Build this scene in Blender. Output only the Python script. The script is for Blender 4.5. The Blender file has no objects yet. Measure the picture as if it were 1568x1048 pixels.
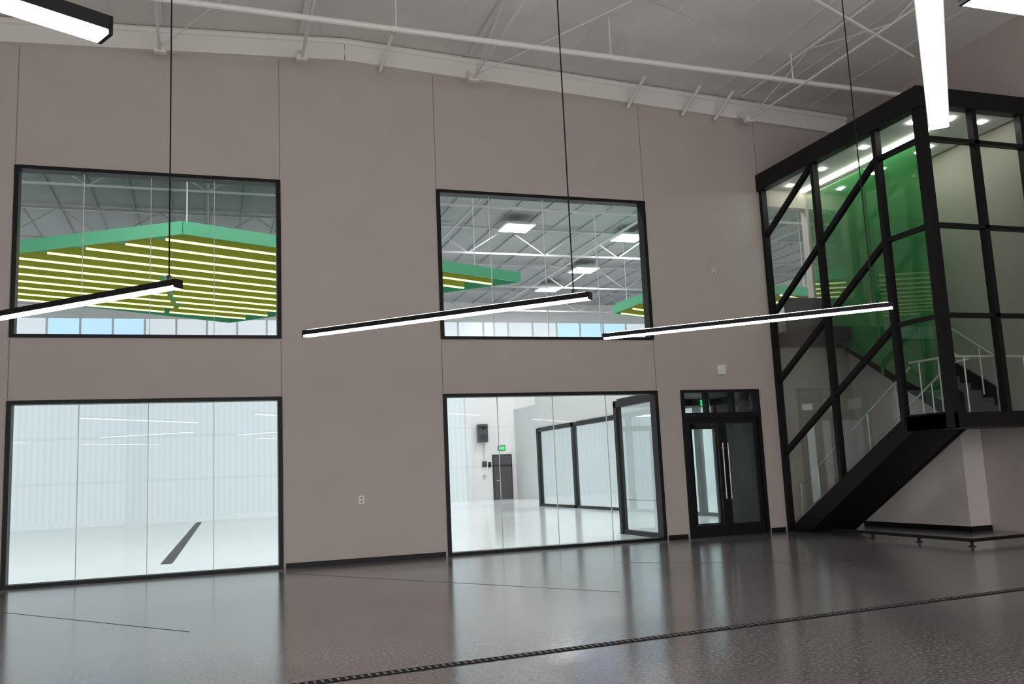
import bpy, math, random
from mathutils import Vector, Matrix
random.seed(3)
S=bpy.context.scene
S.view_settings.view_transform='Standard'
S.view_settings.look='None'
S.view_settings.exposure=0.0

# ------------------------------------------------------------------ materials
def nmat(name):
    m=bpy.data.materials.new(name); m.use_nodes=True
    nt=m.node_tree; b=nt.nodes.get('Principled BSDF')
    return m,nt,b
def mat(name,col,rough=.5,spec=.5,metal=0.,emit=None,es=0.,noise=0.,nscale=8.,bump=0.):
    m,nt,b=nmat(name)
    b.inputs['Base Color'].default_value=(*col,1)
    b.inputs['Roughness'].default_value=rough
    b.inputs['Specular IOR Level'].default_value=spec
    b.inputs['Metallic'].default_value=metal
    if emit:
        b.inputs['Emission Color'].default_value=(*emit,1)
        b.inputs['Emission Strength'].default_value=es
    if noise>0 or bump>0:
        tc=nt.nodes.new('ShaderNodeTexCoord'); n=nt.nodes.new('ShaderNodeTexNoise')
        n.inputs['Scale'].default_value=nscale; n.inputs['Detail'].default_value=5
        nt.links.new(tc.outputs['Object'],n.inputs['Vector'])
        if noise>0:
            r=nt.nodes.new('ShaderNodeValToRGB')
            r.color_ramp.elements[0].position=.3; r.color_ramp.elements[1].position=.7
            r.color_ramp.elements[0].color=(*[c*(1-noise) for c in col],1)
            r.color_ramp.elements[1].color=(*[min(1,c*(1+noise)) for c in col],1)
            nt.links.new(n.outputs['Fac'],r.inputs['Fac']); nt.links.new(r.outputs['Color'],b.inputs['Base Color'])
        if bump>0:
            bp=nt.nodes.new('ShaderNodeBump'); bp.inputs['Strength'].default_value=bump; bp.inputs['Distance'].default_value=.01
            nt.links.new(n.outputs['Fac'],bp.inputs['Height']); nt.links.new(bp.outputs['Normal'],b.inputs['Normal'])
    return m
def glass(name,tint=(1,1,1),refl=.9,base=.05,opac=0.,col=(0,0,0),top=.6):
    m=bpy.data.materials.new(name); m.use_nodes=True; nt=m.node_tree; nt.nodes.clear()
    o=nt.nodes.new('ShaderNodeOutputMaterial'); t=nt.nodes.new('ShaderNodeBsdfTransparent'); g=nt.nodes.new('ShaderNodeBsdfGlossy')
    t.inputs['Color'].default_value=(*tint,1); g.inputs['Roughness'].default_value=.0; g.inputs['Color'].default_value=(refl,refl,refl,1)
    f=nt.nodes.new('ShaderNodeLayerWeight'); f.inputs['Blend'].default_value=.2
    mp=nt.nodes.new('ShaderNodeMapRange'); mp.inputs['To Min'].default_value=base; mp.inputs['To Max'].default_value=top
    nt.links.new(f.outputs['Fresnel'],mp.inputs['Value'])
    src=t.outputs['BSDF']
    if opac>0:
        d=nt.nodes.new('ShaderNodeBsdfDiffuse'); d.inputs['Color'].default_value=(*col,1)
        tl=nt.nodes.new('ShaderNodeBsdfTranslucent'); tl.inputs['Color'].default_value=(*col,1)
        a=nt.nodes.new('ShaderNodeAddShader'); nt.links.new(d.outputs[0],a.inputs[0]); nt.links.new(tl.outputs[0],a.inputs[1])
        x=nt.nodes.new('ShaderNodeMixShader'); x.inputs['Fac'].default_value=opac
        nt.links.new(src,x.inputs[1]); nt.links.new(a.outputs[0],x.inputs[2]); src=x.outputs[0]
    mx=nt.nodes.new('ShaderNodeMixShader'); nt.links.new(mp.outputs[0],mx.inputs['Fac'])
    nt.links.new(src,mx.inputs[1]); nt.links.new(g.outputs[0],mx.inputs[2]); nt.links.new(mx.outputs[0],o.inputs['Surface'])
    return m
M={}
M['wall']=mat('painted_wall_taupe',(.475,.428,.402),.6,.3,noise=.03,nscale=1.2,bump=.03)
M['joint']=mat('wall_joint',(.26,.235,.22),.8)
M['white']=mat('white_paint',(.78,.78,.77),.6)
M['offwhite']=mat('stair_base_paint',(.62,.58,.57),.6)
M['black']=mat('black_anodized_frame',(.007,.007,.008),.45,.22)
M['blackm']=mat('black_steel',(.008,.007,.008),.5,.2)
M['deck']=mat('roof_deck_paint',(.76,.74,.71),.7,noise=.06,nscale=.8)
M['steel']=mat('painted_steel_white',(.78,.76,.73),.5)
M['steel2']=mat('joist_steel_grey',(.50,.50,.50),.5)
M['lens']=mat('led_lens',(1,1,1),.5,emit=(1,.96,.94),es=34)
M['up']=mat('led_uplight',(1,1,1),.5,emit=(1,.96,.92),es=30)  # glow added on top of the bars to brighten the ceiling
M['glass']=glass('clear_glass',(.97,.985,.985),.9,.01,top=.5)
M['tglass']=glass('tower_glass',(.82,.87,.84),.8,.02,top=.2)
M['pglass']=glass('partition_glass',(.76,.84,.84),.9,.08,opac=.12,col=(.6,.7,.7))
M['seam']=mat('glass_seam_silicone',(.62,.65,.65),.5)
M['chrome']=mat('brushed_stainless',(.45,.45,.45),.35,metal=1.)
M['rail']=mat('handrail_grey',(.60,.60,.58),.4,metal=.2)
M['ggreen']=glass('green_glass_panel',(.14,.48,.22),.9,.06,opac=.6,col=(.04,.22,.065))
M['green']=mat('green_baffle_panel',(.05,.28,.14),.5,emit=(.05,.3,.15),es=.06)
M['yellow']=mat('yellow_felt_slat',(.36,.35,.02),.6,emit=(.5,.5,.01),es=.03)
M['ystrip']=mat('yellow_led_strip',(1,1,.5),.5,emit=(1,.97,.52),es=1.3)
M['exit']=mat('exit_sign_green',(.02,.5,.1),.5,emit=(.05,.8,.25),es=.7)
M['plate']=mat('wall_plate_white',(.75,.75,.74),.4)
M['fix']=mat('high_bay_led',(1,1,1),.5,emit=(.95,.98,1),es=100)
M['down']=mat('downlight_led',(1,1,1),.5,emit=(1,.97,.9),es=60)
M['strip']=mat('cove_led',(1,1,.8),.5,emit=(.97,1,.82),es=12)
M['skywin']=mat('clerestory_glass_daylight',(.3,.5,.9),.3,emit=(.45,.66,1.),es=.95)
M['skywhite']=mat('clerestory_diffusing_panel',(.5,.5,.5),.3,emit=(.62,.70,.76),es=.8)
M['hceil']=mat('hangar_deck',(.33,.34,.34),.8,noise=.05,nscale=.5)
M['dark']=mat('dark_panel',(.035,.035,.04),.5,.3)
M['tread']=mat('stair_tread',(.10,.10,.10),.6)
M['drain']=mat('drain_grate',(.004,.004,.004),.7,.1)
M['drain2']=mat('drain_bars',(.16,.155,.15),.5)
M['line']=mat('floor_joint_filler',(.05,.047,.046),.4)

# polished concrete
m,nt,b=nmat('polished_concrete'); M['floor']=m
tc=nt.nodes.new('ShaderNodeTexCoord')
n1=nt.nodes.new('ShaderNodeTexNoise'); n1.inputs['Scale'].default_value=.7; n1.inputs['Detail'].default_value=6
n2=nt.nodes.new('ShaderNodeTexNoise'); n2.inputs['Scale'].default_value=34; n2.inputs['Detail'].default_value=4
for n in (n1,n2): nt.links.new(tc.outputs['Object'],n.inputs['Vector'])
r1=nt.nodes.new('ShaderNodeValToRGB'); r1.color_ramp.elements[0].position=.3; r1.color_ramp.elements[1].position=.7
r1.color_ramp.elements[0].color=(.14,.13,.131,1); r1.color_ramp.elements[1].color=(.185,.172,.172,1)
r2=nt.nodes.new('ShaderNodeValToRGB'); r2.color_ramp.elements[0].position=.40; r2.color_ramp.elements[1].position=.62
r2.color_ramp.elements[0].color=(.55,.55,.55,1); r2.color_ramp.elements[1].color=(1.45,1.45,1.45,1)
mm=nt.nodes.new('ShaderNodeMix'); mm.data_type='RGBA'; mm.blend_type='MULTIPLY'; mm.inputs[0].default_value=1
nt.links.new(n1.outputs['Fac'],r1.inputs['Fac']); nt.links.new(n2.outputs['Fac'],r2.inputs['Fac'])
nt.links.new(r1.outputs['Color'],mm.inputs[6]); nt.links.new(r2.outputs['Color'],mm.inputs[7]); nt.links.new(mm.outputs[2],b.inputs['Base Color'])
b.inputs['Roughness'].default_value=.16; b.inputs['Specular IOR Level'].default_value=.85
bp=nt.nodes.new('ShaderNodeBump'); bp.inputs['Strength'].default_value=.08; bp.inputs['Distance'].default_value=.01
nt.links.new(n1.outputs['Fac'],bp.inputs['Height']); nt.links.new(bp.outputs['Normal'],b.inputs['Normal'])
M['hfloor']=mat('white_epoxy_floor',(.86,.87,.88),.12,.4,noise=.02,nscale=.4)

# ribbed translucent polycarbonate, daylight transmitted
def poly(name,es,c0=(.66,.77,.80),c1=(.73,.84,.87)):
    m,nt,b=nmat(name)
    tc=nt.nodes.new('ShaderNodeTexCoord'); w=nt.nodes.new('ShaderNodeTexWave'); w.wave_type='BANDS'; w.bands_direction='X'
    w.inputs['Scale'].default_value=1.1; w.inputs['Distortion'].default_value=0
    nt.links.new(tc.outputs['Object'],w.inputs['Vector'])
    r=nt.nodes.new('ShaderNodeValToRGB'); r.color_ramp.elements[0].color=(*c0,1); r.color_ramp.elements[1].color=(*c1,1)
    nt.links.new(w.outputs['Fac'],r.inputs['Fac'])
    nt.links.new(r.outputs['Color'],b.inputs['Emission Color']); b.inputs['Emission Strength'].default_value=es
    b.inputs['Base Color'].default_value=(.22,.25,.25,1); b.inputs['Roughness'].default_value=.5
    return m
M['poly']=poly('ribbed_polycarbonate_daylight',.66)
M['poly2']=poly('translucent_hall_door_daylight',3.2,(.80,.78,.76),(.90,.88,.86))  # glow of the added rear panels that fill the hall with light

# ------------------------------------------------------------------ mesh builder
class MB:
    def __init__(s): s.v=[]; s.f=[]; s.m=[]; s.mats=[]
    def mi(s,k):
        if k not in s.mats: s.mats.append(k)
        return s.mats.index(k)
    def hexa(s,P,k):
        o=len(s.v); s.v+= [tuple(p) for p in P]; i=s.mi(k)
        for q in ((0,3,2,1),(4,5,6,7),(0,1,5,4),(1,2,6,5),(2,3,7,6),(3,0,4,7)):
            s.f.append([o+a for a in q]); s.m.append(i)
    def box(s,x0,x1,y0,y1,z0,z1,k):
        s.hexa([(x0,y0,z0),(x1,y0,z0),(x1,y1,z0),(x0,y1,z0),(x0,y0,z1),(x1,y0,z1),(x1,y1,z1),(x0,y1,z1)],k)
    def beam(s,p,q,w,h,k,up=(0,0,1)):
        p=Vector(p);q=Vector(q);d=(q-p).normalized();u=Vector(up)
        if abs(d.dot(u))>.98: u=Vector((0,1,0))
        a=d.cross(u).normalized()*w/2; b=a.cross(d).normalized()*h/2
        s.hexa([p-a-b,p+a-b,q+a-b,q-a-b,p-a+b,p+a+b,q+a+b,q-a+b],k)
    def tube(s,p,q,r,k,n=8,r2=None):
        p=Vector(p);q=Vector(q);d=(q-p).normalized();u=Vector((0,0,1)) if abs(d.z)<.9 else Vector((1,0,0))
        a=d.cross(u).normalized(); b=a.cross(d); o=len(s.v); i=s.mi(k); r2=r if r2 is None else r2
        for c,rr in ((p,r),(q,r2)):
            for j in range(n):
                t=2*math.pi*j/n; s.v.append(tuple(c+a*math.cos(t)*rr+b*math.sin(t)*rr))
        for j in range(n):
            s.f.append([o+j,o+(j+1)%n,o+n+(j+1)%n,o+n+j]); s.m.append(i)
        s.f.append([o+j for j in range(n)][::-1]); s.m.append(i); s.f.append([o+n+j for j in range(n)]); s.m.append(i)
    def path(s,pts,r,k,n=8):
        for a,b in zip(pts[:-1],pts[1:]): s.tube(a,b,r,k,n)
    def prism(s,poly,off,k):
        o=len(s.v); n=len(poly); off=Vector(off); i=s.mi(k)
        s.v+=[tuple(p) for p in poly]+[tuple(Vector(p)+off) for p in poly]
        s.f.append(list(range(o,o+n))); s.m.append(i); s.f.append([o+n+j for j in range(n)][::-1]); s.m.append(i)
        for j in range(n): s.f.append([o+j,o+n+j,o+n+(j+1)%n,o+(j+1)%n]); s.m.append(i)
    def poly(s,pts,k):
        o=len(s.v); s.v+=[tuple(p) for p in pts]; s.f.append(list(range(o,o+len(pts)))); s.m.append(s.mi(k))
    def done(s,name,parent=None,bevel=0):
        me=bpy.data.meshes.new(name); me.from_pydata(s.v,[],s.f)
        for k in s.mats: me.materials.append(M[k])
        for p,i in zip(me.polygons,s.m): p.material_index=i
        me.update(); ob=bpy.data.objects.new(name,me); S.collection.objects.link(ob)
        if parent: ob.parent=parent
        if bevel:
            bv=ob.modifiers.new('bevel','BEVEL'); bv.width=bevel; bv.segments=2; bv.limit_method='ANGLE'
        return ob
def empty(name):
    e=bpy.data.objects.new(name,None); S.collection.objects.link(e); return e

# ------------------------------------------------------------------ key dimensions (metres)
D=16.67; T=.2
XA,XB,XC,XD=-3.10,1.27,4.25,8.77
Z1,Z2,Z3=3.02,4.07,7.05
DE,DG,ZD=9.31,11.19,3.02
XT,YF,XR,ZT=11.65,11.85,14.0,7.79
XL,XW,YB=-12.,14.1,-6.
def roof(x): return 9.5-.05*abs(x-2.5)       # top of taupe wall / roof line

# ---- main wall with openings
w=MB()
xs=[XL,XA,XB,XC,XD,DE,DG,11.8,12.85,XW]
opens=[(XA,XB,0,Z1),(XA,XB,Z2,Z3),(XC,XD,0,Z1),(XC,XD,Z2,Z3),(DE,DG,0,ZD),(11.8,12.85,4.65,7.1)]
for a,b_ in zip(xs[:-1],xs[1:]):
    o=sorted([(q[2],q[3]) for q in opens if q[0]<=a+.01 and q[1]>=b_-.01]); z=0
    for (z0,z1) in o:
        if z0>z: w.box(a,b_,D,D+T,z,z0,'wall')
        z=z1
    w.box(a,b_,D,D+T,z,7.5,'wall')
w.prism([(XL,D,7.5),(XW,D,7.5),(XW,D,roof(XW)+.5),(2.5,D,10.0),(XL,D,roof(XL)+.5)],(0,T,0),'wall')
w.done('wall_front')
j=MB()
for X in (XA,XB,XC,XD,XT-.02):
    for (z0,z1) in ((Z3+.03,roof(X)),(Z2-.03,Z1+.03)) if X<11 else ((ZT,roof(X)),):
        j.box(X-.008,X+.008,D-.004,D,min(z0,z1),max(z0,z1),'joint')
j.done('trim_1')
# other walls
w=MB(); w.box(XL-.2,XL,YB,D+T,0,10.2,'wall'); w.done('wall_left')
w=MB(); w.box(XW,XW+.2,YB,D+T,0,10.2,'wall'); w.done('wall_right')
w=MB(); w.box(XL,XW,YB-.2,YB,0,10.2,'wall'); w.done('wall_rear')
# unseen glowing panels added on the rear wall to brighten the hall
for i,(a,b_) in enumerate(((XL+1,XL+9),(XL+9.6,XL+17.6),(XL+18.2,XW-.6))):
    e=empty('door_%d'%(i+3)); q=MB(); q.box(a,b_,YB+.01,YB+.05,.1,7.0,'poly2'); q.done('translucent_panel',e)
    q=MB()
    for x in (a,b_): q.box(x-.08,x+.08,YB,YB+.12,0,7.1,'black')
    for z in (.05,1.8,3.55,5.3,7.05): q.box(a,b_,YB,YB+.1,z-.05,z+.05,'black')
    q.done('frame',e)
f=MB(); f.box(XL-.2,XW+.2,YB-.2,D+T/2,-.1,0,'floor'); f.done('floor')
c=MB()
c.prism([(XL-.2,YB-.2,roof(XL)+.45),(2.5,YB-.2,9.95),(XW+.2,YB-.2,roof(XW)+.45),(XW+.2,YB-.2,10.3),(XL-.2,YB-.2,10.3)],(0,D+T-YB+.2,0),'deck')
c.done('ceiling')
c=MB()
x=XL+.6
while x<XW:
    c.box(x-.015,x+.015,YB,D-.3,roof(x)+.435,roof(x)+.452,'deck'); x+=1.22
c.done('trim_2')
# white band at the top of the wall
c=MB()
for a,b_ in ((XL,2.5),(2.5,XW)):
    c.beam((a,D-.06,roof(a)+.16),(b_,D-.06,roof(b_)+.16),.12,.34,'steel')
    c.tube((a,D-.1,roof(a)+.37),(b_,D-.1,roof(b_)+.37),.07,'steel',10)
c.done('trim_3')

# roof joists / rods
def joist(x):
    q=MB(); zb=roof(x)-.2; zt=roof(x)+.4
    q.beam((x,YB+.1,zt),(x,D-.35,zt),.08,.06,'steel')
    q.tube((x,YB+.1,zb),(x,D-.5,zb),.025,'steel',6)
    y=D-.5; up=False
    while y>1:
        q.tube((x,y,zb if not up else zt),(x,y-2.2,zt if not up else zb),.014,'steel',5); y-=2.2; up=not up
    q.tube((x,D-.5,zb),(x,D-.12,zt-.3),.045,'steel',8)
    q.box(x-.1,x+.1,D-.56,D-.44,zb-.05,zb+.06,'steel')
    q.done('roof_joist')
for x in (-7.1,-.8,1.65,4.95,11.2): joist(x)
q=MB()
q.tube((XL+.05,13.7,8.98),(XW-.05,14.35,8.9),.05,'steel',8)
for x in (-9,-5,-1.2,3.,7.,11.): q.tube((x,13.72+.025*(x+12),8.97),(x,13.72+.025*(x+12),roof(x)+.44),.012,'steel',5)
q.done('sprinkler_pipe')
q=MB()
for x in (-.8,4.9):
    q.tube((x,D-.6,roof(x)-.2),(x+3.1,11.5,roof(x+3.1)+.35),.014,'steel',5)
q.tube((6.5,12.4,9.2),(8.0,12.9,9.15),.02,'steel2',6)
q.tube((9.5,11.6,9.0),(12.6,12.8,8.9),.03,'steel',6)
for x in (3.3,8.6,9.9,10.7,):
    q.tube((x,D-.75,roof(x)+.3),(x-.12,D-.12,roof(x)-.12),.035,'steel',8)
q.done('roof_brace_rods')

# ---- baseboards
b=MB()
for a,c_ in ((XL,XA-.06),(XB+.05,XC-.05),(XD+.05,DE-.05),(DG+.05,XT-.07)):
    b.box(a,c_,D-.025,D,0,.09,'black')
b.done('baseboard_front')

# ---- windows
def window(name,x0,x1,z0,z1,seams):
    e=empty(name); q=MB(); fw=.065; y0,y1=D-.03,D+T+.01
    q.box(x0-.01,x0+fw,y0,y1,z0,z1,'black'); q.box(x1-fw,x1+.01,y0,y1,z0,z1,'black')
    q.box(x0+fw,x1-fw,y0,y1,z1-fw,z1,'black'); q.box(x0+fw,x1-fw,y0,y1,z0,z0+fw*.9,'black')
    q.done('frame',e)
    g=MB(); g.poly([(x0+fw,D+.1,z0+.05),(x1-fw,D+.1,z0+.05),(x1-fw,D+.1,z1-fw),(x0+fw,D+.1,z1-fw)],'glass'); g.done('glass_pane',e)
    s=MB()
    for x in seams: s.box(x-.006,x+.006,D+.09,D+.11,z0+.05,z1-fw,'seam')
    s.done('glass_seams',e)
window('window_1',XA,XB,0,Z1,(-2.04,-.95,.12)); window('window_2',XA,XB,Z2,Z3,(-2.04,-.95,.12))
window('window_3',XC,XD,0,Z1,(5.35,6.5,7.65)); window('window_4',XC,XD,Z2,Z3,(5.35,6.5,7.65))

# ---- entrance door
e=empty('door_1'); q=MB(); y0,y1=D-.04,D+.16
q.box(DE,DE+.07,y0,y1,0,ZD,'black'); q.box(DG-.07,DG,y0,y1,0,ZD,'black')
q.box(DE+.07,DG-.07,y0,y1,ZD-.06,ZD,'black'); q.box(DE+.07,DG-.07,y0,y1,2.42,2.54,'black')
for x in (9.93,10.55): q.box(x-.035,x+.035,y0+.02,y1-.02,2.54,ZD-.06,'black')
q.box(DE+.07,DG-.07,y0,y1,0,.03,'black')
q.done('frame',e)
def leaf(a,b_,nm):
    q=MB(); yy0,yy1=D+.02,D+.07
    q.box(a,a+.1,yy0,yy1,.03,2.42,'black'); q.box(b_-.1,b_,yy0,yy1,.03,2.42,'black')
    q.box(a+.1,b_-.1,yy0,yy1,.03,.24,'black'); q.box(a+.1,b_-.1,yy0,yy1,2.31,2.42,'black'); q.done(nm,e)
    g=MB(); g.poly([(a+.1,D+.045,.24),(b_-.1,D+.045,.24),(b_-.1,D+.045,2.31),(a+.1,D+.045,2.31)],'glass'); g.done(nm+'_glass',e)
leaf(DE+.08,10.245,'leaf_1'); leaf(10.255,DG-.08,'leaf_2')
q=MB(); 
for x in (10.19,10.31):
    q.tube((x,D-.06,.75),(x,D-.06,1.9),.015,'chrome',10)
    for z in (.85,1.8): q.tube((x,D-.06,z),(x,D+.03,z),.012,'chrome',8)
q.done('pull_handles',e)
g=MB(); g.poly([(DE+.07,D+.06,2.54),(DG-.07,D+.06,2.54),(DG-.07,D+.06,ZD-.06),(DE+.07,D+.06,ZD-.06)],'glass'); g.done('transom_glass',e)

# ---- wall devices
def plate(name,x,z,w_,h_,d=.02,toggles=True):
    q=MB(); q.box(x-w_/2,x+w_/2,D-d,D,z-h_/2,z+h_/2,'plate')
    if toggles:
        for s_ in (-1,1): q.box(x-.018,x+.018,D-d-.006,D-d,z+s_*h_*.22-.018,z+s_*h_*.22+.018,'joint')
    q.done(name,bevel=.004)
plate('wall_outlet',2.66,1.12,.10,.15); plate('wall_outlet',10.32,5.57,.09,.13)
plate('fire_alarm_strobe',10.31,3.44,.2,.2,.06,False)

# ---- floor drain and saw-cut joints
q=MB(); a=Vector((-1.5,7.02,0)); b_=Vector((14.05,8.28,0)); d=(b_-a); L=d.length; d.normalize(); n=Vector((-d.y,d.x,0))
q.beam(a+Vector((0,0,.003)),b_+Vector((0,0,.003)),.125,.004,'drain')
k=0.
while k<L:
    p=a+d*k; q.beam(p-n*.038+Vector((0,0,.006)),p+n*.038+Vector((0,0,.006)),.018,.002,'drain2'); k+=.06
q.done('floor_trench_drain')
q=MB()
for a,b_ in (((1.3,15.75),(4.76,10.32)),((6.2,13.45),(8.78,10.9)),((-2.52,13.57),(-.17,10.36))):
    q.beam((*a,.001),(*b_,.001),.016,.003,'line')
q.done('floor_control_joints')

# ------------------------------------------------------------------ pendant bars
def bar(p,q_,zb,wires,wd=.09):
    e=empty('pendant_light_bar'); p=Vector((*p,0)); q_=Vector((*q_,0)); d=(q_-p).normalized()
    z0=zb+.018; hh=.055
    m_=MB(); m_.beam(p+Vector((0,0,z0+hh/2)),q_+Vector((0,0,z0+hh/2)),wd,hh,'black')
    zc=(zb+z0+hh)/2; H=z0+hh-zb
    m_.beam(p-d*.004+Vector((0,0,zc)),p+d*.012+Vector((0,0,zc)),wd,H,'black')
    m_.beam(q_-d*.012+Vector((0,0,zc)),q_+d*.004+Vector((0,0,zc)),wd,H,'black')
    m_.done('housing',e)
    m_=MB(); m_.beam(p+d*.012+Vector((0,0,zb+.009)),q_-d*.012+Vector((0,0,zb+.009)),wd-.01,.018,'lens'); m_.done('lens',e)
    m_=MB(); m_.beam(p+d*.05+Vector((0,0,z0+hh+.003)),q_-d*.05+Vector((0,0,z0+hh+.003)),wd-.04,.004,'up'); m_.done('uplight',e)  # added glowing strip, throws fill light at the roof
    m_=MB()
    for t in wires:
        c_=p.lerp(q_,t); m_.tube((c_.x,c_.y,z0+hh),(c_.x,c_.y,roof(c_.x)+.42),.007,'black',6)
        m_.tube((c_.x,c_.y,z0+hh),(c_.x,c_.y,z0+hh+.05),.02,'black',8)
    m_.done('suspension_cable',e)
ZB=3.16
bar((-.23,7.98),(-2.80,10.55),ZB,(.03,))
bar((3.61,8.12),(1.08,10.64),ZB,(.05,))
bar((7.47,8.30),(4.92,10.72),ZB,(.06,))
bar((-.36,3.47),(-3.2,1.9),ZB,(.5,),.10)
bar((3.60,3.54),(1.02,.95),ZB,(.5,),.10)
bar((2.68,2.43),(6.2,2.43),ZB-.0,(.5,),.09)
for (x,y) in ((-7.,8.),(-7.,1.),(-3.,-3.5),(3.,-3.),(8.,-2.8),(11.3,4.5)):
    bar((x+1.3,y-1.3),(x-1.3,y+1.3),ZB,(.5,))

# ------------------------------------------------------------------ stair tower
e=empty('glass_stair_tower'); q=MB(); fx0,fx1=XT-.03,XT+.10
def sz(y): return 2.16 if y<12.9 else 2.16-(y-12.9)*.575     # stringer top line
V=[(16.6,.10),(14.8,.10),(12.98,.10)]
for y,wd in V:
    q.box(fx0,fx1,y-wd/2,y+wd/2,max(sz(y)-.1,0),ZT-.3,'black')
q.box(XT-.04,XT+.12,YF-.04,YF+.13,1.9,ZT-.3,'black')
for ya,za,yb,zb in ((12.98,3.78,16.6,1.62),(12.98,5.34,16.6,3.16),(12.98,6.92,16.6,4.60),(14.8,7.45,16.6,6.38)):
    q.beam((XT+.03,ya,za),(XT+.03,yb,zb),.09,.10,'black')
for z in (3.78,5.34,6.88):
    q.box(fx0,fx1,YF+.1,12.95,z-.035,z+.035,'black')
    q.box(XT+.1,XR-.1,YF-.03,YF+.09,z-.035,z+.035,'black')
for x in (12.83,XR-.06): q.box(x-.05,x+.05,YF-.03,YF+.1,2.1,ZT-.3,'black')
q.done('curtain_wall_frame',e)
q=MB()
q.box(XT-.08,XT+.1,YF-.08,D-.01,ZT-.38,ZT,'black'); q.box(XT+.1,XR+.02,YF-.08,YF+.1,ZT-.33,ZT,'black')
q.box(XT+.1,XR+.02,YF+.1,D-.01,ZT-.05,ZT,'blackm'); q.box(XT+.1,XR+.02,YF+.1,D-.01,ZT-.30,ZT-.25,'white')
q.done('parapet_and_soffit',e)
q=MB()
q.poly([(XT+.03,16.6,.15),(XT+.03,16.6,ZT-.3),(XT+.03,YF,ZT-.3),(XT+.03,YF,2.16),(XT+.03,12.9,2.16)],'tglass')
q.poly([(XT,YF+.03,2.16),(XR,YF+.03,2.16),(XR,YF+.03,ZT-.3),(XT,YF+.03,ZT-.3)],'tglass')
q.done('glazing',e)
# stairs: lower flight
q=MB(); x0,x1=XT-.02,12.80
q.prism([(x0,16.64,.02),(x0,12.9,2.17),(x0,YF-.05,2.17),(x0,YF-.05,1.89),(x0,12.75,1.89),(x0,15.95,.0),(x0,16.64,0)],(.07,0,0),'blackm')
q.prism([(x1-.06,16.64,.02),(x1-.06,12.9,2.17),(x1-.06,12.75,1.89),(x1-.06,15.95,.0),(x1-.06,16.64,0)],(.06,0,0),'blackm')
q.prism([(x0+.07,15.9,.04),(x0+.07,12.8,1.88),(x0+.07,12.8,1.93),(x0+.07,15.9,.09)],(x1-x0-.13,0,0),'blackm')
q.box(x0,XR,YF-.05,12.9,1.89,2.14,'blackm')
N=12
for i in range(N):
    y=16.4-(i+1)*(3.5/N); z=(i+1)*2.12/(N+1)
    q.box(x0+.07,x1-.06,y,y+.31,z-.04,z,'tread'); q.box(x0+.07,x1-.06,y+.28,y+.31,z-.18,z-.04,'tread')
# upper flight
u0,u1=12.92,XR-.02
for xx in (u0,u1-.06):
    q.prism([(xx,12.9,2.17),(xx,12.9,1.89),(xx,15.9,3.75),(xx,15.9,4.25),(xx,15.6,4.25),(xx,12.9,2.55)],(.06,0,0),'blackm')
q.prism([(u0+.06,12.9,1.90),(u0+.06,15.9,3.76),(u0+.06,15.9,3.82),(u0+.06,12.9,1.96)],(u1-u0-.12,0,0),'offwhite')
for i in range(N):
    y=12.9+i*(3./N); z=2.15+(i+1)*2.1/(N+1)
    q.box(u0+.06,u1-.06,y,y+.28,z-.04,z,'tread'); q.box(u0+.06,u1-.06,y,y+.03,z-.2,z-.04,'tread')
q.box(XT+.12,XR,15.6,D-.01,3.92,4.22,'blackm'); q.box(XT+.12,12.75,16.25,16.3,4.22,4.95,'dark')
q.done('staircase',e)
# green glass centre screen
q=MB()
q.poly([(12.86,13.05,2.3),(12.86,16.6,4.25),(12.86,16.6,7.38),(12.86,13.05,7.38)],'ggreen')
q.box(12.84,12.88,14.75,14.79,3.1,7.38,'ggreen')
q.done('green_glass_screen',e)
q=MB(); q.box(12.70,12.80,12.2,16.6,ZT-.34,ZT-.305,'strip'); q.done('cove_light',e)
q=MB()
for (x,y) in ((12.2,12.6),(12.2,13.9),(12.2,15.2),(12.2,16.3),(13.5,12.3),(13.5,13.6),(13.5,14.9),(13.5,16.2)):
    q.tube((x,y,ZT-.305),(x,y,ZT-.32),.06,'down',12)
q.done('ceiling_downlights',e)
# handrails
q=MB()
def rails(pa,pb,h=(.9,),posts=4):
    pa=Vector(pa);pb=Vector(pb)
    for hh in h: q.tube(pa+Vector((0,0,hh)),pb+Vector((0,0,hh)),.02,'rail',8)
    for i in range(posts):
        c_=pa.lerp(pb,(i+.5)/posts); q.tube(c_,c_+Vector((0,0,h[0])),.014,'rail',6)
rails((XT+.22,16.2,.15),(XT+.22,12.95,2.1),(.92,))
rails((12.70,16.2,.15),(12.70,12.95,2.1),(.92,))
rails((XT+.22,12.95,2.15),(XT+.22,YF+.2,2.15),(.95,),2)
rails((XT+.22,YF+.2,2.15),(XR-.15,YF+.2,2.15),(.95,),3)
rails((13.0,12.95,2.3),(13.0,15.7,4.25),(.92,))
rails((13.85,12.95,2.3),(13.85,15.7,4.25),(.92,))
q.path([(12.70,12.95,3.02),(12.72,12.7,3.1),(12.85,12.62,3.12),(12.98,12.7,3.15),(13.0,12.95,3.22)],.02,'rail')
q.path([(XT+.22,16.2,1.07),(XT+.22,16.4,1.0),(XT+.22,16.42,.3),(XT+.22,16.42,0.02)],.02,'rail')
q.path([(12.7,16.2,1.07),(12.7,16.4,1.0),(12.7,16.42,.02)],.02,'rail')
q.done('handrails',e)
# base wall below upper flight
w=MB(); w.prism([(13.6,13.72,0),(13.6,D-.01,0),(13.6,D-.01,3.8),(13.6,15.9,3.7),(13.6,13.72,2.36)],(XW-13.6-.005,0,0),'offwhite'); w.done('wall_stair_base')
b=MB(); b.box(13.575,13.6,13.7,D-.03,0,.1,'black'); b.box(13.575,XW-.01,13.695,13.72,0,.1,'black'); b.done('baseboard_stair')
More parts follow.
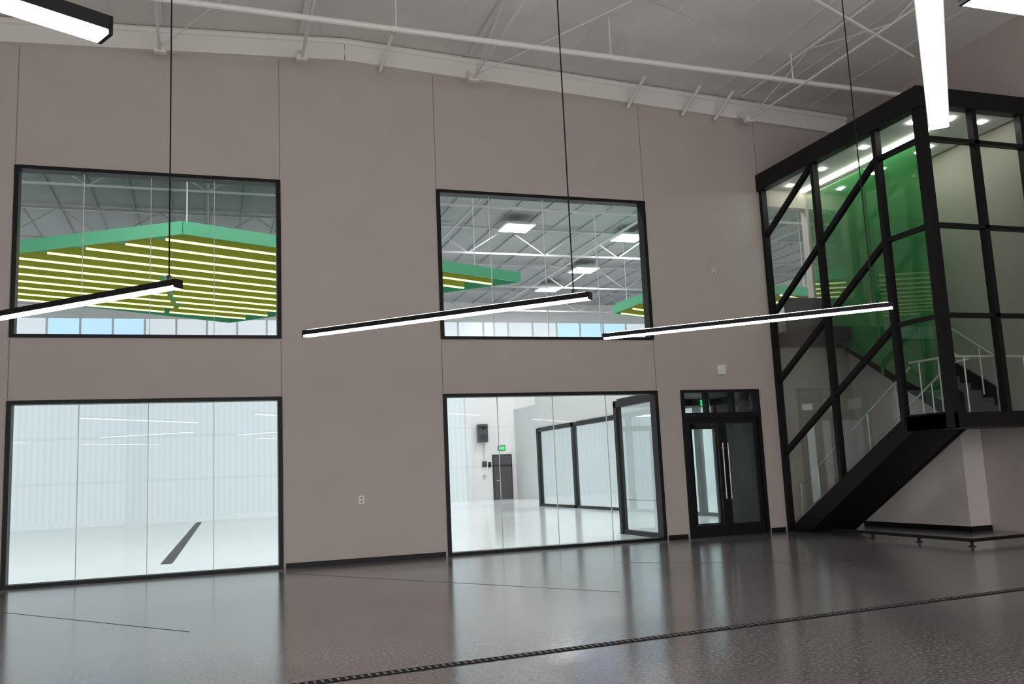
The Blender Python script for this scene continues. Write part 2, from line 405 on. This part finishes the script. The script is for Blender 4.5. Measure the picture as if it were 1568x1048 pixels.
# low cane-detection rail round the stair footprint
q=MB()
q.beam((11.5,11.6,.10),(11.62,15.2,.10),.05,.05,'blackm'); q.beam((11.48,11.6,.10),(XW-.02,11.72,.10),.05,.05,'blackm')
for p in ((11.5,11.62),(11.54,12.8),(11.58,14.0),(11.61,15.1),(12.7,11.66),(13.8,11.7)):
    q.tube((*p,0),(*p,.1),.025,'blackm',8); q.tube((*p,0),(*p,.012),.06,'blackm',12)
q.done('floor_guard_rail')

# ------------------------------------------------------------------ hangar beyond the glass
HX0,HX1,HY,HZ=-24.,30.,49.,11.2
f=MB(); f.box(HX0,HX1,D+T/2,HY+.3,-.1,0,'hfloor'); f.done('floor_hangar')
w=MB()
w.box(HX0,13.7,HY,HY+.2,0,8.6,'poly'); w.done('wall_hangar_polycarbonate')
w=MB(); w.box(13.95,HX1,HY,HY+.2,0,8.6,'white'); w.box(13.7,13.95,HY-.15,HY+.2,0,8.6,'white')
w.box(HX0,HX1,HY,HY+.2,8.6,8.95,'white'); w.box(HX0,HX1,HY,HY+.2,10.05,HZ,'white')
w.box(HX0-.2,HX0,D+T,HY,0,HZ,'white'); w.box(HX1,HX1+.2,D+T,HY,0,HZ,'white')
w.box(XW+.2,HX1,D,D+T,0,HZ,'white'); w.box(HX0,XL,D,D+T,0,HZ,'white'); w.box(HX0,HX1,D+.02,D+T,10.1,HZ,'white')
w.done('wall_hangar')
w=MB(); x=HX0
while x<HX1:
    w.box(x,x+1.5,HY+.05,HY+.1,8.95,10.05,'skywin' if (-7.6<x<-3.4 or 18<x<23.5) else 'skywhite')
    w.box(x-.05,x+.05,HY,HY+.06,8.95,10.05,'steel'); x+=1.5
w.box(HX0,HX1,HY-.02,HY+.06,8.9,8.98,'steel')
w.done('window_hangar_clerestory')
c=MB(); c.box(HX0-.2,HX1+.2,D+T,HY+.2,HZ,HZ+.1,'hceil'); x=HX0
while x<HX1: c.box(x-.03,x+.03,D+T,HY,HZ-.06,HZ,'hceil'); x+=1.2
c.done('ceiling_hangar')
def truss(y):
    q=MB(); zb,zt=HZ-1.2,HZ-.15
    q.beam((HX0,y,zb),(HX1,y,zb),.07,.07,'steel2'); q.beam((HX0,y,zt),(HX1,y,zt),.08,.08,'steel2'); x=HX0; u=0
    while x<HX1-1.6:
        q.tube((x,y,zb if u%2 else zt),(x+1.6,y,zt if u%2 else zb),.02,'steel2',5); x+=1.6; u+=1
    q.done('hangar_roof_truss')
for y in (21.,27.,33.,39.,45.): truss(y)
q=MB()
for x in (-16,-8,0,8.5,15.,22.): q.tube((x,D+T+.1,HZ-.8),(x,HY-.5,HZ-.8),.05,'steel2',6)
q.done('hangar_sprinkler_pipe')
for (x,y) in ((11.3,32),(16.4,32.7),(16.9,38.6),(16.8,43.),(11.2,20.),(6,19.5),(-1,19),(-7,19.5),(-14,20),(-14,34),(-13,44),(23,24),(24,38),(7.5,44)):
    q=MB(); q.box(x-.6,x+.6,y-.6,y+.6,HZ-.42,HZ-.34,'steel'); q.box(x-.54,x+.54,y-.54,y+.54,HZ-.43,HZ-.42,'fix')
    for s_ in (-.5,.5): q.tube((x+s_,y,HZ-.34),(x+s_,y,HZ),.01,'steel',5)
    q.done('high_bay_light')
# baffle cloud
def cloud(P,zc,dirv,sp,seed):
    q=MB(); P=[Vector((*p,0)) for p in P]; Z=Vector((0,0,1)); n=len(P)
    q.prism([p+Z*(zc+.30) for p in P],(0,0,.06),'green')
    for a,b_ in zip(P,P[1:]+P[:1]): q.beam(a+Z*(zc+.20),b_+Z*(zc+.20),.06,.32,'green')
    d=Vector((*dirv,0)).normalized(); nn=Vector((-d.y,d.x,0)); t=[p.dot(nn) for p in P]; k=min(t)+.6; i=0
    while k<max(t)-.3:
        hits=[]
        for a,b_ in zip(P,P[1:]+P[:1]):
            ta,tb=a.dot(nn)-k,b_.dot(nn)-k
            if ta*tb<0: hits.append(a.lerp(b_,ta/(ta-tb)).dot(d))
        if len(hits)==2:
            s0,s1=sorted(hits); s0+=.25; s1-=.25; c0=nn*k
            cuts=[s0]; st=s0+(5.+(i%5)*1.1)
            while st<s1-1: cuts.append(st); st+=5.2
            cuts.append(s1)
            for a,b_ in zip(cuts[:-1],cuts[1:]):
                if b_-a<.7: continue
                A_=c0+d*a; B_=c0+d*(b_-.2)
                q.beam(A_+Z*(zc+.14),B_+Z*(zc+.14),.08,.20,'yellow'); q.beam(A_+Z*(zc+.02),B_+Z*(zc+.02),.06,.045,'ystrip')
        k+=sp; i+=1
    for p in P:
        c_=p.lerp(sum(P,Vector())/n,.15); q.tube(c_+Z*(zc+.3),c_+Z*HZ,.015,'steel',5)
    q.done('ceiling_baffle_cloud')
cloud([(-.56,22.45),(9.5,26.8),(.8,35.),(-10.,28.3)],7.45,(.918,.397),.92,1)
cloud([(15.2,32.),(15.3,27.),(22.,28.),(21.,35.)],7.45,(.918,.397),.92,2)
# hangar floor drain slot
q=MB(); q.beam((-.75,19.6,.003),(-.29,40.5,.003),.22,.005,'dark'); q.done('hangar_floor_drain')
# office block with glass partition
OX=13.6
w=MB(); w.box(OX,OX+.2,19.,37.2,3.3,5.,'white'); w.box(OX,20.,19.,37.2,5.,5.1,'white'); w.box(OX+.2,20.,37.,37.2,0,5.,'white')
w.box(16.6,16.8,37.2,HY,0,5.,'white'); w.box(17.2,17.4,19,37.,0,5.,'white'); w.box(OX,20.,19.,19.2,0,5.,'white'); w.box(OX+.2,17.2,19.2,37,3.4,3.45,'white')
w.done('wall_office_block')
e=empty('glass_office_partition'); q=MB(); g=MB()
for y in (37.,33.,28.1,23.5,19.3): q.box(OX-.05,OX+.1,y-.12,y+.12,0,3.3,'black')
q.box(OX-.05,OX+.1,19.2,37.,3.15,3.32,'black'); q.box(OX-.05,OX+.1,19.2,37.,0,.1,'black'); q.done('frame',e)
g.poly([(OX+.03,19.2,.1),(OX+.03,37,.1),(OX+.03,37,3.2),(OX+.03,19.2,3.2)],'pglass'); g.done('glazing',e)
q=MB()
for y in (23,31): q.box(14.6,16.6,y-.15,y+.15,3.36,3.4,'fix')  # glowing strips added so the office interior is not dark
q.done('office_ceiling_lights')
# vestibule behind the entrance
e=empty('entrance_vestibule'); q=MB(); vx0,vx1,vy=8.95,11.5,19.0
for (x,y) in ((vx0,vy),(vx1,vy),(10.2,vy),(vx0,D+T+.07),(vx1,D+T+.07)): q.box(x-.07,x+.07,y-.07,y+.07,0,2.97,'black')
q.box(vx0-.07,vx1+.07,vy-.07,vy+.07,2.85,3.0,'black'); q.box(vx0-.07,vx0+.07,D+T,vy,2.85,3.0,'black'); q.box(vx1-.07,vx1+.07,D+T,vy,2.85,3.0,'black')
q.box(vx0-.05,vx1,vy-.05,vy+.05,0,.1,'black'); q.box(vx0-.05,vx0+.05,D+T,vy,0,.1,'black')
q.box(vx0+.07,vx1-.07,vy-.05,vy+.05,2.3,2.42,'black')
q.box(9.75,9.83,vy-.04,vy+.04,.1,2.3,'black'); q.box(10.75,10.83,vy-.04,vy+.04,.1,2.3,'black')
q.done('frame',e)
g=MB(); g.poly([(vx0,D+T,.1),(vx0,vy,.1),(vx0,vy,2.9),(vx0,D+T,2.9)],'pglass'); g.poly([(vx0,vy,.1),(vx1,vy,.1),(vx1,vy,2.9),(vx0,vy,2.9)],'pglass'); g.done('glazing',e)
q=MB(); q.box(vx1-.02,vx1+.02,D+T,vy,0,2.97,'dark'); q.box(vx0,vx1,D+T,vy,3.0,3.05,'dark'); q.done('side_panel_and_lid',e)
q=MB(); q.box(10.08,10.28,D+.5,D+.53,2.72,2.85,'exit'); q.box(10.06,10.3,D+.53,D+.55,2.7,2.87,'dark'); q.tube((10.18,D+.54,2.87),(10.18,D+.54,3.0),.01,'dark',6); q.done('hanging_exit_sign',e)
# far door etc
q=MB(); q.box(15.2,16.35,HY-.06,HY,0,2.5,'black'); q.box(15.27,16.28,HY-.08,HY-.06,.02,2.42,'dark'); q.tube((15.4,HY-.14,1.05),(15.55,HY-.14,1.05),.02,'chrome'); q.box(15.4,15.44,HY-.14,HY-.08,1.0,1.1,'chrome'); q.done('door_2')
q=MB(); q.box(15.6,15.95,HY-.05,HY-.02,2.75,2.95,'exit'); q.box(15.55,16.,HY-.02,HY-.0,2.7,3.0,'dark'); q.done('exit_sign')
q=MB(); q.box(14.35,14.9,HY-.4,HY-.1,3.2,4.2,'dark'); q.box(14.5,14.75,HY-.1,HY,3.5,3.9,'black'); q.tube((14.62,HY-.42,3.5),(14.62,HY-.4,3.5),.18,'black',16); q.tube((14.62,HY-.42,3.95),(14.62,HY-.4,3.95),.1,'black',16); q.done('wall_speaker')
hw=HY-.01
q=MB(); q.box(14.6,14.85,hw-.12,hw,1.85,2.15,'dark'); q.box(14.95,15.1,hw-.1,hw,1.8,2.1,'black'); q.box(14.65,14.8,hw-.1,hw,1.25,1.4,'steel2'); q.tube((14.72,hw-.03,2.15),(14.72,hw-.03,3.1),.015,'steel2'); q.done('electrical_boxes')

# ------------------------------------------------------------------ world + camera
W=bpy.data.worlds.new('World'); S.world=W; W.use_nodes=True
W.node_tree.nodes['Background'].inputs['Color'].default_value=(.5,.6,.75,1); W.node_tree.nodes['Background'].inputs['Strength'].default_value=.3

yaw,pit,rol=.3283,.1423,.0451
s_,c_=math.sin,math.cos
F=Vector((s_(yaw)*c_(pit),c_(yaw)*c_(pit),s_(pit)))
R0=Vector((c_(yaw),-s_(yaw),0)); U0=Vector((-s_(yaw)*s_(pit),-c_(yaw)*s_(pit),c_(pit)))
R=R0*c_(rol)-U0*s_(rol); U=R0*s_(rol)+U0*c_(rol)
cd=bpy.data.cameras.new('camera'); cam=bpy.data.objects.new('camera',cd); S.collection.objects.link(cam)
mw=Matrix(((R.x,U.x,-F.x,0),(R.y,U.y,-F.y,0),(R.z,U.z,-F.z,1.5),(0,0,0,1)))
cam.matrix_world=mw
cd.sensor_width=36; cd.lens=36*1386.65/1568; cd.clip_end=300
S.camera=cam
